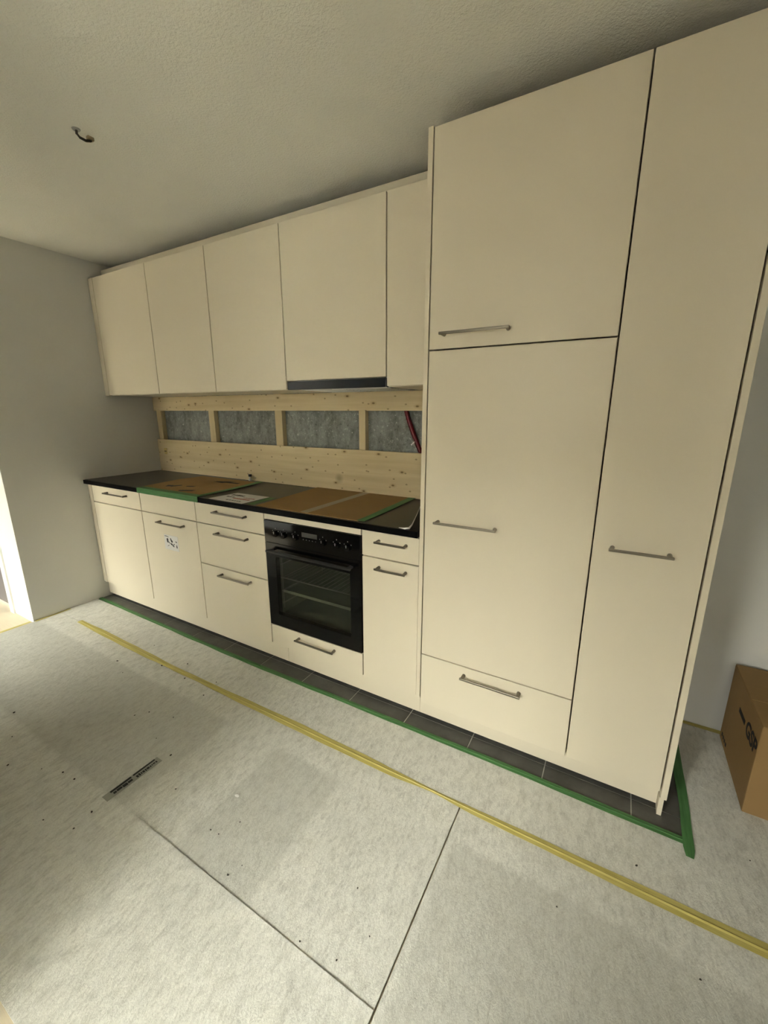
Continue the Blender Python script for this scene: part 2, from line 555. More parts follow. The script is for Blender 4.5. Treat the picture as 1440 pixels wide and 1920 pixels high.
sheet('floor_fleece', 0.004, 2.958, -0.917, -0.309, ZF + 0.006, 'off-white fleece sheet with the printed tape strip lying across its edge', amp=.0016,
      lift=lambda x, y: (0.0016 if y > -0.44 else 0) , seed=3.1, step=.035)
sheet('floor_fleece', 0.004, 2.958, -1.345, -0.9135, ZF + 0.0074, 'off-white fleece sheet whose loose edge overlaps its neighbour in a pale ridge', amp=.0018,
      lift=lambda x, y: .0018 * math.exp(-((y + .9135) / .020) ** 2), seed=5.7, step=.013)
sheet('floor_fleece', 2.963, XR - 0.02, -1.60, -0.309, ZF + 0.006, 'off-white fleece sheet past the dark seam, towards the cardboard box side', amp=.0014,
      lift=lambda x, y: (0.0016 if y > -0.425 else 0), seed=7.7)
sheet('floor_fleece', 3.672, XR - 0.02, -0.0625, 0.598, ZF + 0.0088, 'off-white fleece sheet under the brown cardboard box', seed=9.9)

def tape(name, path, w, z, material, label, cat='tape', group=None, th=0.0008, wob=0.0, ridge=0.0, seg=0.03, wfun=None):
    """flat tape along a 2-D path (list of (x, y)), following small wobble; ridge = raised crease in the middle"""
    pts = []
    for (a, b) in zip(path, path[1:]):
        a = Vector(a); b = Vector(b)
        n = max(1, int((b - a).length / seg))
        for i in range(n):
            pts.append(a.lerp(b, i / n))
    pts.append(Vector(path[-1]))
    bm = bmesh.new()
    rows = []
    s = 0
    for i, p in enumerate(pts):
        d = (pts[min(i + 1, len(pts) - 1)] - pts[max(i - 1, 0)]).normalized()
        nrm = Vector((-d.y, d.x))
        if i: s += (pts[i] - pts[i - 1]).length
        ww = w * (wfun(p.x, p.y) if wfun else 1.0)
        o1 = wob * mnoise.noise(Vector((s * 6, 3.1, w * 100)))
        o2 = wob * mnoise.noise(Vector((s * 6, 9.1, w * 100)))
        prof = [(-.5 * ww + o1, th), (-.12 * ww, th + ridge * .2), (0, th + ridge), (.12 * ww, th + ridge * .2), (.5 * ww + o2, th)]
        rows.append(([bm.verts.new((p.x + nrm.x * t, p.y + nrm.y * t, z + h)) for t, h in prof],
                     [bm.verts.new((p.x + nrm.x * t, p.y + nrm.y * t, z)) for t, h in (prof[0], prof[-1])]))
    for (a, ab), (b, bb) in zip(rows, rows[1:]):
        for k in range(4):
            bm.faces.new((a[k], a[k + 1], b[k + 1], b[k]))
        bm.faces.new((ab[0], a[0], b[0], bb[0]))
        bm.faces.new((a[4], ab[1], bb[1], b[4]))
        bm.faces.new((ab[1], ab[0], bb[0], bb[1]))
    for r, rb in (rows[0], rows[-1]):
        bm.faces.new(r + [rb[1], rb[0]])
    c = pts[len(pts) // 2]
    o = link_mesh(name, bm, material, None, (c.x, c.y, z))
    return tag(o, label, cat, group)

ZT = 0.0047
tape('yellow_floor_tape', [(0.27, -0.306), (1.2, -0.3165), (2.0, -0.312), (2.9, -0.3085), (3.0, -0.309), (5.1, -0.303)], 0.038, ZT, M['yellow'],
     'long yellow tape joining the fleece sheets along the floor', wob=.004, ridge=.003,
     wfun=lambda x, y: 0.75 + .35 * math.sin(x * 2.1) ** 2 - (.45 * math.exp(-((x - 2.85) / .12) ** 2)))
tape('yellow_floor_tape', [(0.012, -0.455), (0.012, -0.245)], 0.018, ZT, M['yellowy'], 'short yellow tape along the foot of the end wall', wob=.003)
tape('yellow_floor_tape', [(0.0, -1.30), (-0.008, -0.90), (-0.006, -0.475)], 0.022, ZT, M['yellowy'], 'yellow tape along the fleece edge in front of the doorway', wob=.003)
tape('yellow_floor_tape', [(3.66, 0.589), (4.7, 0.589)], 0.022, ZT + .0016, M['yellow'], 'yellow tape along the wall behind the cardboard box', wob=.003)
tape('green_floor_tape', [(0.01, -0.044), (0.5, -0.056), (1.2, -0.066), (1.6, -0.0715), (2.3, -0.066), (3.0, -0.060), (3.665, -0.064)], 0.027, ZT, M['green'],
     'long green tape edging the dark tiles along the kitchen', wob=.003, ridge=.0025)
tape('green_floor_tape', [(3.655, 0.58), (3.657, 0.25), (3.660, 0.05), (3.655, -0.09), (3.654, -0.122)], 0.031, ZT + .0032, M['greeny'],
     'short green tape running to the wall beside the tall cupboard', wob=.004,
     wfun=lambda x, y: 1.0 if y > -0.10 else (1.0 - .35 * ((-.10 - y) / .022) ** 2))

# small translucent tape strip with dark print, lying over the overlap
def printed_strip():
    bm = bmesh.new()
    a = Vector((1.824, -0.735)); b = Vector((1.824, -0.925))
    n = 42
    def zat(y):      # climbs onto the raised edge of the neighbouring sheet
        if y > -0.893: return 0.0055
        if y > -0.911: return 0.0055 + 0.0010 * (-0.893 - y) / 0.018
        return 0.0065 + 0.0002 * (-0.911 - y) / 0.024
    ys_ = [-0.725 - (0.935 - 0.725) * i / n for i in range(n + 1)]
    L1 = [bm.verts.new((1.806, y, zat(y))) for y in ys_]
    R1 = [bm.verts.new((1.842, y, zat(y))) for y in ys_]
    L0 = [bm.verts.new((1.806, y, zat(y) - .0005)) for y in ys_]
    R0 = [bm.verts.new((1.842, y, zat(y) - .0005)) for y in ys_]
    for i in range(n):
        bm.faces.new((L1[i], R1[i], R1[i + 1], L1[i + 1]))
        bm.faces.new((L0[i], L1[i], L1[i + 1], L0[i + 1]))
        bm.faces.new((R1[i], R0[i], R0[i + 1], R1[i + 1]))
        bm.faces.new((L0[i], L0[i+1], R0[i+1], R0[i]))
    bm.faces.new((L1[0], L0[0], R0[0], R1[0])); bm.faces.new((L1[-1], R1[-1], R0[-1], L0[-1]))
    rnd = random.Random(3)
    def q(x0, x1, y0, y1):
        z = .0009
        vs_ = [bm.verts.new((x, y, zat((y0 + y1) / 2) + z)) for x, y in ((x0, y0), (x1, y0), (x1, y1), (x0, y1))]
        bm.faces.new(vs_).material_index = 1
    # upper rule (two lengths) and a row of unreadable marks beneath
    q(1.8075, 1.8160, -0.738, -0.825); q(1.8075, 1.8175, -0.833, -0.915)
    y = -0.738
    while y > -0.822:
        l = rnd.uniform(.004, .011)
        q(1.822 + rnd.uniform(-.001, .002), 1.834 + rnd.uniform(-.004, .003), y, y - l); y -= l + .0022
    y = -0.836
    while y > -0.898:
        l = rnd.uniform(.008, .02)
        q(1.821 + rnd.uniform(-.001, .001), 1.833 + rnd.uniform(-.002, .002), y, y - l); y -= l + .002
    return link_mesh('printed_tape_strip', bm, [M['clear'], M['ink']], None, (1.824, -0.83, 0.005))
tag(printed_strip(), 'short translucent tape strip with black print on the fleece', 'tape strip')

# crumbs of dirt on the fleece, positions taken from the ground plane
def crumb(x, y, r, k, white=False):
    bm = bmesh.new()
    bmesh.ops.create_icosphere(bm, subdivisions=1, radius=r)
    rnd = random.Random(k)
    for v in bm.verts:
        v.co *= rnd.uniform(.7, 1.2)
        v.co.z *= .55
        v.co.x *= 1.5 if k % 2 else 1.0
    bmesh.ops.rotate(bm, verts=bm.verts, cent=(0, 0, 0), matrix=Matrix.Rotation(rnd.uniform(0, 3), 3, 'Z'))
    zf = .0035 if -0.92 < y < -0.31 else (.0075 if y <= -0.92 else .0045)
    if -0.44 < y < -0.31: zf += .001
    for v in bm.verts:
        v.co += Vector((x, y, zf + r * .3))
    o = link_mesh('dirt_crumb', bm, M['paper'] if white else M['dirt'], None, (x, y, zf))
    return o
CR = [(0.995, -0.234, 0.0062), (1.339, -0.254, 0.0056), (1.229, -0.336, 0.0057), (1.614, -0.281, 0.0052), (1.524, -0.586, 0.005), (1.485, -0.632, 0.0051), (1.654, -0.551, 0.0049), (0.974, -0.904, 0.0058), (1.158, -0.974, 0.0054), (1.33, -1.046, 0.0051), (1.468, -0.988, 0.0049), (1.56, -0.954, 0.0048), (1.634, -0.947, 0.0046), (2.008, -0.778, 0.0042), (1.838, -0.984, 0.0043), (1.724, -1.083, 0.0044), (1.849, -1.046, 0.0043), (1.845, -0.691, 0.0045), (1.707, -0.666, 0.0047), (0.967, -0.434, 0.006), (1.103, -0.478, 0.0058), (1.644, -0.381, 0.005), (1.442, -0.343, 0.0054), (1.836, -0.983, 0.0043), (1.85, -1.046, 0.0043), (1.724, -1.083, 0.0044), (2.29, -0.813, 0.0038), (2.419, -0.883, 0.0036), (2.435, -0.843, 0.0036), (2.719, -0.899, 0.0033), (2.875, -0.797, 0.0033), (2.784, -0.716, 0.0035), (2.828, -0.882, 0.0033), (2.319, -0.748, 0.0038), (2.254, -0.816, 0.0039), (2.876, -0.797, 0.0033), (3.306, -0.472, 0.0035), (3.507, -0.231, 0.0039), (3.819, -0.036, 0.0043), (3.64, -0.461, 0.0036), (3.642, -0.322, 0.0038)]
for k, (x, y, r) in enumerate(CR):
    tag(crumb(x, y, r * (.5 + .35 * ((k * 7) % 5) / 4), k), 'tiny dark crumb of dirt lying on the pale floor fleece', 'debris', 'dirt crumbs on the fleece')
tag(crumb(2.231, -0.683, .008, 77, True), 'small white plaster chip on the floor fleece', 'debris')

# ================================================================== KITCHEN
X0, X1, X2, X3, X4, X5, X6, X7, X8, X9 = .055, .644, 1.1965, 1.749, 2.3486, 2.631, 2.653, 3.265, 3.571, 3.592
ZC, ZCB = .908, .880
ZS1, ZS2, ZO1, ZO0, ZP, ZPT = .753, .5007, .8426, .249, .127, .099
ZT1, ZT2, ZTOP = 1.601, .349, 2.293
U0, U1, U2, U3, U4 = .061, .659, 1.2086, 1.7565, 2.354
YU, ZU0, ZUT = .214, 1.4925, 2.264
G = .0031   # half gap
TH = .019

def handle(parent, xa, xb, z, yface):
    """bow handle: flat bar on two tapered feet"""
    bm = bmesh.new()
    y = yface - .030
    bbox(bm, xa, xb, y - .004, y + .004, z - .0045, z + .0045, 0, .002)
    for xp, s in ((xa + .004, 1), (xb - .004, -1)):
        btube(bm, [(xp + s * .004, y + .003, z), (xp + s * .006, yface + .0005, z)], [.0055, .0075], 8)
    o = link_mesh('handle', bm, M['metal'], parent)
    o['label'] = 'brushed metal bow handle'
    return o
def front(kind, parent, x0, x1, z0, z1, yf=0.0, th=TH, material=None, G=G):
    return box(kind, x0 + G, x1 - G, yf, yf + th, z0 + G, z1 - G, material or M['cab'], parent, .0012)
def carcass(parent, x0, x1, y0, y1, z0, z1, openback=True):
    """hollow cabinet box: two sides, top, bottom, back"""
    bm = bmesh.new(); t = .016
    bbox(bm, x0, x0 + t, y0, y1, z0, z1); bbox(bm, x1 - t, x1, y0, y1, z0, z1)
    bbox(bm, x0 + t, x1 - t, y0, y1, z0, z0 + t); bbox(bm, x0 + t, x1 - t, y0, y1, z1 - t, z1)
    bbox(bm, x0 + t, x1 - t, y1 - .006, y1, z0 + t, z1 - t)
    return link_mesh('body', bm, M['core'], parent)

YB = .560
GB = 'base cabinets of the kitchen run'
def base(x0, x1, label):
    e = empty('base_cabinet', ((x0 + x1) / 2, .28, ZP), label, 'cabinet', GB)
    carcass(e, x0 + .0006, x1 - .0006, .022, YB, ZP, ZCB - .001)
    return e
# unit 1: drawer + door
e = base(X0, X1, 'cream base cabinet with drawer above plain door, against the end wall')
d = front('drawer', e, X0, X1, ZS1, ZCB - .004); handle(d, .252, .502, .8355, 0)
front('door', e, X0, X1, ZP, ZS1)
# unit 2: dishwasher-type front
e = base(X1, X2, 'cream base cabinet with fixed top panel and white sticker on its door')
front('top_panel', e, X1, X2, ZS1, ZCB - .004)
d2 = front('door', e, X1, X2, ZP, ZS1); handle(d2, .832, 1.085, .7095, 0)
def sticker():
    bm = bmesh.new()
    bbox(bm, .857, .996, -.0008, .0002, .531, .628)
    rnd = random.Random(8)
    def ell(cx, cz, rx, rz, rot=0, mi=1):
        n = 10
        vs_ = []
        for i in range(n):
            a = 2 * math.pi * i / n
            x, z = rx * math.cos(a), rz * math.sin(a)
            vs_.append(bm.verts.new((cx + x * math.cos(rot) - z * math.sin(rot), -.0012, cz + x * math.sin(rot) + z * math.cos(rot))))
        f = bm.faces.new(vs_); f.material_index = mi
    # instruction pictogram: dark shapes, a diagonal stroke, small marks (print is not legible in the photo)
    ell(.878, .618, .017, .0022); ell(.897, .6155, .008, .002)
    ell(.890, .594, .009, .013); ell(.892, .582, .010, .005)
    ell(.927, .597, .006, .016, .35); ell(.936, .590, .006, .008)
    ell(.908, .578, .010, .0035, -.6); ell(.928, .571, .011, .006, -.2); ell(.943, .562, .012, .005, -.5); ell(.952, .572, .009, .003, .6)
    ell(.977, .592, .009, .0035, -.3); ell(.979, .560, .0055, .010); ell(.979, .572, .003, .003)
    ell(.895, .558, .014, .0015, .5)
    return link_mesh('sticker', bm, [M['paper'], M['ink']], d2)
st = sticker(); st['label'] = 'white sticker with black pictograms'
# unit 3: three drawers
e = base(X2, X3, 'cream base cabinet with three drawers, beside the oven')
for za, zb, zh in ((ZS1, ZCB - .004, .837), (ZS2, ZS1, .712), (ZP, ZS2, .4607)):
    d = front('drawer', e, X2, X3, za, zb); handle(d, 1.3735, 1.6265, zh, 0)
# unit 4: oven housing
e = base(X3, X4, 'cream oven housing cabinet with slim bottom drawer')
bpy.data.objects.remove(e.children[0], do_unlink=True)
bm = bmesh.new()
for xa, xb in ((X3 + .0006, X3 + .0166), (X4 - .0166, X4 - .0006)):
    bbox(bm, xa, xb, .022, YB, ZP, ZCB - .001)
bbox(bm, X3 + .0166, X4 - .0166, .022, YB, ZP, ZP + .016)
bbox(bm, X3 + .0166, X4 - .0166, .022, YB, ZO0 - .018, ZO0 - .004)
link_mesh('body', bm, M['core'], e)
box('top_rail', X3 + G, X4 - G, 0.0, .020, ZO1 + .003, ZCB - .004, M['cab'], e, .001)
d = front('drawer', e, X3, X4, ZP, ZO0); handle(d, 1.938, 2.188, .213, 0)
# unit 5: drawer + door, narrow
e = base(X4, X5, 'narrow cream base cabinet between the oven and tall cupboards')
d = front('drawer', e, X4, X5 + .0045, ZS1, ZCB - .004); handle(d, 2.430, 2.582, .8335, 0)
d = front('door', e, X4, X5 + .0045, ZP, ZS1); handle(d, 2.430, 2.582, .7105, 0)
# filler at the end wall
f = empty('filler_panel', (.028, .02, ZP), 'narrow cream filler strip between end wall and base cabinet', 'filler panel')
box('return_strip', .002, .030, .0035, .022, ZP, ZCB - .002, M['cab'], f, .001)
box('edge_strip', .033, X0 - .001, .0, .019, ZP, ZCB - .002, M['cab'], f, .001)
# plinth
tag(box('plinth_board', .004, 1.834, .030, .046, .022, ZP - .001, M['cab'], None, .001), 'cream plinth board under the sink side of the base cabinets', 'plinth')
tag(box('plinth_board', 1.836, 2.640, .030, .046, .022, ZP - .001, M['cab'], None, .001), 'cream plinth board under the oven and the narrow base cabinet', 'plinth')
tag(box('plinth_board', 2.6405, X8 - .001, .030, .046, .022, ZPT - .001, M['cab'], None, .001), 'cream plinth board under the two tall cupboards', 'plinth')

# ---- tall cupboards
def tall(x0, x1, label):
    e = empty('tall_cupboard', ((x0 + x1) / 2, .3, ZPT), label, 'cupboard', 'tall cupboards')
    carcass(e, x0 + .001, x1 - .001, .024, .598, ZPT, ZTOP)
    return e
e = tall(X6, X7, 'wide cream tall cupboard with two doors and a bottom drawer')
d = front('door', e, X6, X7, ZT1, ZTOP, 0, G=.0025); handle(d, 2.703, 2.949, 1.652, 0)
d = front('door', e, X6, X7, ZT2, ZT1, 0, G=.0025); handle(d, 2.703, 2.949, .958, 0)
d = front('drawer', e, X6, X7, ZPT, ZT2, 0, G=.0025); handle(d, 2.841, 3.085, .3085, 0)
e = tall(X7, X8, 'narrow cream tall cupboard with one full height door')
d = front('door', e, X7, X8, ZPT, ZTOP, 0, G=.0025); handle(d, 3.314, 3.490, .9524, 0)
tag(box('side_panel', X5 + .0025, X6 - .0015, -.001, .598, .128, ZTOP + .002, M['cab'], None, .0008), 'cream upright side panel between worktop and tall cupboards', 'side panel')
bm = bmesh.new()
bbox(bm, X8 + .003, X9, -.001, .598, .075, ZTOP + .002, 0, .0008)
bbox(bm, X8 + .0005, X9 - .006, .006, .05, 0.0, .0745, 0, .0006)
tag(link_mesh('side_panel', bm, M['cab'], None, (X9, .3, 0)), 'cream end panel with a notched foot standing on the dark tiles', 'side panel')

# ---- worktop
w = empty('worktop', (1.3, .27, ZCB), 'black polished stone worktop running along the base cabinets', 'worktop')
box('slab', .002, X5 + .001, -.022, .5635, ZCB, ZC, M['stone'], w, .002)

# ---- wall cabinets
GU = 'wall cabinets of the kitchen run'
def upper(x0, x1, label, z0=ZU0, zc=None):
    e = empty('wall_cabinet', ((x0 + x1) / 2, .39, z0), label, 'cabinet', GU)
    bm = bmesh.new(); t = .016; a, b = x0 + .0006, x1 - .0006; zb = zc or ZU0 + .006
    y0, y1 = YU + .021, .5635
    bbox(bm, a, a + t, y0, y1, zb, ZUT); bbox(bm, b - t, b, y0, y1, zb, ZUT)
    bbox(bm, a + t, b - t, y0, y1, zb + .004, zb + t); bbox(bm, a + t, b - t, y0, y1, ZUT - t, ZUT)
    bbox(bm, a + t, b - t, y1 - .006, y1, zb + t, ZUT - t)
    link_mesh('body', bm, M['core'], e)
    box('bottom_panel', a, b, y0 - .001, y1, zb - .005, zb - .0003, M['cab'], e)
    front('door', e, x0, x1, z0, ZUT, YU)
    return e
upper(U0, U1, 'cream wall cabinet next to the end wall')
upper(U1, U2, 'cream wall cabinet, second from the end wall')
upper(U2, U3, 'cream wall cabinet just before the range hood cabinet')
upper(U3, U4, 'wide cream wall cabinet above the black range hood', 1.534, 1.542)
upper(U4, X5 + .001, 'narrow cream wall cabinet against the tall cupboard side panel')
f = empty('filler_panel', (.03, .24, ZU0), 'narrow cream filler strip between end wall and wall cabinet', 'filler panel')
box('return_strip', .002, .036, YU + .004, YU + .022, ZU0, ZUT, M['cab'], f, .001)
box('edge_strip', .039, U0 - .001, YU, YU + .019, ZU0, ZUT, M['cab'], f, .001)
tag(box('cornice_strip', .002, X5 + .001, .312, .330, ZUT + .001, 2.339, M['cab'], None, .001), 'cream closing strip between wall cabinets and ceiling', 'closing strip')
# range hood
h = empty('range_hood', ((U3 + U4) / 2, .4, 1.4925), 'slim black flat range hood under the wide wall cabinet', 'range hood')
box('front_bar', U3 + .003, U4 - .003, YU + .004, YU + .030, 1.4925, 1.5325, M['hood'], h, .002)
box('housing', U3 + .004, U4 - .004, YU + .031, .560, 1.497, 1.540, M['steel'], h, .001)
for k in range(2):
    xa = U3 + .03 + k * .27
    bm = bmesh.new()
    bbox(bm, xa, xa + .26, YU + .09, .50, 1.4945, 1.4968)
    for j in range(9):
        yy = YU + .105 + j * .033
        bbox(bm, xa + .01, xa + .25, yy, yy + .012, 1.4925, 1.4946)
    link_mesh('grease_filter', bm, M['steel'], h)
box('light_strip_cover', U3 + .26, U4 - .02, YU + .045, YU + .075, 1.490, 1.4968, M['paper'], h)

# ---- wooden backing behind the worktop
box_b = tag(box('backing_board', .003, X5 + .001, .565, .585, .872, 1.1626, M['board'], None, .001), 'wide knotty spruce board above the worktop', 'wooden board')
tag(box('backing_board', .003, X5 + .001, .565, .585, 1.3873, 1.4915, M['board'], None, .001), 'knotty spruce board tucked under the wall cabinets', 'wooden board')
BL = ['pale wooden upright batten in the corner by the end wall', 'pale wooden upright batten between first and second grey wall fields',
      'pale wooden upright batten between second and third grey wall fields', 'pale wooden upright batten next to the field with the red pipe']
for (xa, xb), lb in zip(((.004, .060), (.640, .699), (1.300, 1.362), (1.961, 2.005)), BL):
    tag(box('batten', xa, xb, .5855, .6215, .90, 1.58, M['batten'], None, .001), lb, 'batten', 'battens on the bare wall')
# dark smudge, cable outlet
bm = bmesh.new()
bbox(bm, .082, .116, .5615, .5652, 1.045, 1.094, 0, .002)
s = empty('outlet_box', (.099, .5652, 1.045), 'small yellowish cable outlet in the spruce board by the corner', 'outlet')
link_mesh('cover', bm, M['yellowbox'], s)
box('slot', .086, .112, .5605, .5617, 1.066, 1.072, M['ink'], s)
# red conduit
def conduit():
    p = empty('red_conduit', (2.30, .603, 1.17), 'red flexible conduit slanting across the bare wall', 'conduit')
    pts = []
    P0, P1, P2, P3 = Vector((2.235, .606, 1.50)), Vector((2.258, .606, 1.36)), Vector((2.297, .606, 1.27)), Vector((2.40, .606, 1.07))
    n = 40
    bm = bmesh.new(); rr = []
    for i in range(n + 1):
        t = i / n
        a = (1 - t) ** 3; b = 3 * t * (1 - t) ** 2; c = 3 * t * t * (1 - t); d = t ** 3
        pts.append(a * P0 + b * P1 + c * P2 + d * P3); rr.append(.0118 if i % 2 else .0132)
    btube(bm, pts, rr, 12)
    link_mesh('tube', bm, M['red'], p, smooth=True)
    bm = bmesh.new()
    for (x, z) in ((2.316, 1.217), (2.305, 1.206)):
        btube(bm, [(x, .592, z), (x, .585, z)], [.006, .0045], 8)
    btube(bm, [(2.302, .594, 1.203), (2.320, .594, 1.222)], .004, 6)
    link_mesh('clip', bm, M['cliptip'], p)
conduit()

# ================================================================== OVEN
def oven():
    e = empty('oven', ((X3 + X4) / 2, .25, ZO0), 'black built-in oven with glass door and dials', 'oven')
    a, b = X3 + .003, X4 - .003
    yf = -.004
    zc = .722                      # bottom of control panel
    box('control_panel', a, b, yf, .02, zc + .002, ZO1 - .001, M['black'], e, .0015)
    box('display', 2.003, 2.098, yf - .0012, yf + .001, .787, .8105, M['display'], e)
    for i, xk in enumerate((1.829, 1.884, 1.9605, 2.133, 2.2135, 2.2755)):
        bm = bmesh.new()
        btube(bm, [(xk, yf + .001, .775), (xk, yf - .012, .775), (xk, yf - .014, .775)], [.0150, .0145, .012], 20)
        k = link_mesh('knob', bm, M['black'], e)
        box('mark', xk - .0016, xk + .0016, yf - .0152, yf - .0138, .778, .790, M['inkw'], k)
    bm = bmesh.new()
    for xk in (1.829, 1.884, 1.9605, 2.133, 2.2135, 2.2755):
        for dx, dz in ((0, .0255), (-.019, .012), (.019, .012)):
            bbox(bm, xk + dx - .0018, xk + dx + .0018, yf - .0006, yf + .0006, .777 + dz, .781 + dz)
    for k in range(5):
        bbox(bm, 2.01 + k * .019, 2.014 + k * .019, yf - .0006, yf + .0006, .772, .776)
    link_mesh('dial_marks', bm, M['inkw'], e)['kind'] = 'stuff'
    # door: four black glass borders around a window, pane set behind
    d = bpy.data.objects.new('oven_door', None); COL.objects.link(d); d.parent = e
    wx0, wx1, wz0, wz1 = 1.818, 2.285, .322, .651
    z0 = ZO0 + .004
    bm = bmesh.new()
    ys0, ys1 = yf, .024
    bbox(bm, a, wx0, ys0, ys1, z0, zc); bbox(bm, wx1, b, ys0, ys1, z0, zc)
    bbox(bm, wx0, wx1, ys0, ys1, z0, wz0); bbox(bm, wx0, wx1, ys0, ys1, wz1, zc)
    link_mesh('door_frame', bm, M['black'], d)
    box('pane', wx0, wx1, ys0 + .0005, ys0 + .004, wz0, wz1, M['glass'], d)
    bm = bmesh.new()
    bbox(bm, a + .035, b - .035, yf - .040, yf - .026, .680, .694, 0, .004)
    for xx in (a + .05, b - .05):
        bbox(bm, xx - .008, xx + .008, yf - .030, yf + .001, .682, .692)
    link_mesh('door_handle', bm, M['blackm'], d)
    # cavity
    bm = bmesh.new()
    cx0, cx1, cz0, cz1, cy = 1.792, 2.306, .300, .672, .46
    t = .006
    bbox(bm, cx0 - t, cx0, .026, cy, cz0, cz1); bbox(bm, cx1, cx1 + t, .026, cy, cz0, cz1)
    bbox(bm, cx0 - t, cx1 + t, .026, cy, cz0 - t, cz0); bbox(bm, cx0 - t, cx1 + t, .026, cy, cz1, cz1 + t)
    bbox(bm, cx0 - t, cx1 + t, cy, cy + t, cz0 - t, cz1 + t)
    link_mesh('cavity', bm, M['cavity'], e)
    for xx in (cx0 + .006, cx1 - .006):
        bm = bmesh.new()
        for k in range(4):
            btube(bm, [(xx, .05, .36 + k * .075), (xx, .43, .36 + k * .075)], .003, 6)
        for yy in (.06, .40):
            btube(bm, [(xx, yy, .33), (xx, yy, .64)], .003, 6)
        link_mesh('rack_guide', bm, M['steel'], e)
    bm = bmesh.new()
    zr = .5105
    btube(bm, [(cx0 + .012, .055, zr), (cx1 - .012, .055, zr)], .0038, 8)
    btube(bm, [(cx0 + .012, .42, zr), (cx1 - .012, .42, zr)], .003, 6)
    for k in range(16):
        xx = cx0 + .03 + k * (cx1 - cx0 - .06) / 15
        btube(bm, [(xx, .055, zr), (xx, .42, zr)], .0016, 5)
    link_mesh('wire_rack', bm, M['steel'], e)
    bm = bmesh.new()
    bbox(bm, cx0 + .013, cx1 - .013, .06, .42, .425, .4275)
    bbox(bm, cx0 + .013, cx1 - .013, .055, .06, .425, .440)
    link_mesh('baking_tray', bm, M['cavity'], e)
oven()

# ================================================================== ON THE WORKTOP
ZS = ZC + .0004
def slab2d(name, pts, z0, z1, material, label, cat, parent=None, group=None):
    bm = bmesh.new(); bprism(bm, pts, z0, z1)
    c = sum((Vector(p) for p in pts), Vector((0, 0))) / len(pts)
    o = link_mesh(name, bm, material, parent, (c.x, c.y, z0))
    if label: tag(o, label, cat, group)
    return o
fs = empty('protective_sheet', (1.3, .26, ZS), 'thin dark protective sheet covering most of the black worktop', 'sheet')
slab2d('sheet', [(.01, -.012), (2.56, -.016), (2.583, -.012), (2.588, .0), (2.575, .05), (2.49, .295), (2.40, .540), (.01, .540)], ZS, ZS + .0016, M['film'], None, None, fs)
bm = bmesh.new()
btube(bm, [(2.545, -.0155, ZS + .0050), (2.572, -.015, ZS + .0050), (2.586, -.004, ZS + .0050), (2.574, .05, ZS + .0050), (2.535, .165, ZS + .0050), (2.49, .295, ZS + .0050), (2.41, .52, ZS + .0050)], [.0015, .0042, .0045, .003, .0022, .0018, .001], 8)
r = link_mesh('curled_rim', bm, M['paper'], fs, smooth=True)
Z1 = ZS + .0017
def marked_card():
    p = empty('cardboard_cover', (.93, .22, Z1), 'brown cardboard with black marks laid over the sink cut-out', 'cardboard')
    slab2d('panel', [(.665, -.010), (1.235, -.010), (1.215, .31), (.605, .315)], Z1, Z1 + .004, M['card'], None, None, p)
    slab2d('back_flap', [(.60, .318), (1.212, .314), (1.19, .500), (.62, .500)], Z1, Z1 + .0032, M['card'], None, None, p)
    zz = Z1 + .0042
    bm = bmesh.new()
    def st(pts):
        b_ = bmesh.new(); bprism(b_, pts, zz, zz + .0003)
        link_mesh('marker_stroke', b_, M['ink'], p)
    st([(.80, .115), (.835, .175), (.86, .165), (.835, .10)]); st([(.76, .13), (.80, .145), (.82, .11), (.79, .09)])
    st([(.985, .055), (1.075, .105), (1.085, .07), (1.01, .03)])
    st([(.90, .17), (.96, .19), (.965, .165), (.91, .15)])
    # black arrow on the back flap
    st([(.90, .375), (1.00, .36), (1.04, .45), (.985, .42)]); st([(.90, .375), (1.12, .385), (1.12, .41), (.95, .405)])
    bm.free()
marked_card()
# green tape over the front edge of the worktop
bm = bmesh.new()
prof = [(.020, ZC + .0068), (-.0245, ZC + .0066), (-.0255, ZC - .002), (-.0255, ZCB + .001), (-.0230, ZCB + .0012), (-.0230, ZC + .003), (.020, ZC + .0062)]
n = 24
rows = []
for i in range(n + 1):
    x = .668 + (1.262 - .668) * i / n
    j = .0012 * mnoise.noise(Vector((x * 20, 0, 0)))
    rows.append([bm.verts.new((x, y + j, z + (j if z < ZCB + .01 else 0))) for y, z in prof])
for a, b in zip(rows, rows[1:]):
    for k in range(len(prof)):
        bm.faces.new((a[k], a[(k + 1) % len(prof)], b[(k + 1) % len(prof)], b[k]))
bm.faces.new(rows[0]); bm.faces.new(rows[-1][::-1])
tag(link_mesh('green_tape', bm, M['green'], None, (.965, -.02, ZC)), 'green tape folded over the worktop front edge', 'tape')
tape('green_tape', [(1.248, .022), (1.235, .26), (1.195, .52)], .042, Z1 + .0044, M['greeny'], 'green tape holding the marked cardboard sideways across the worktop', wob=.006)
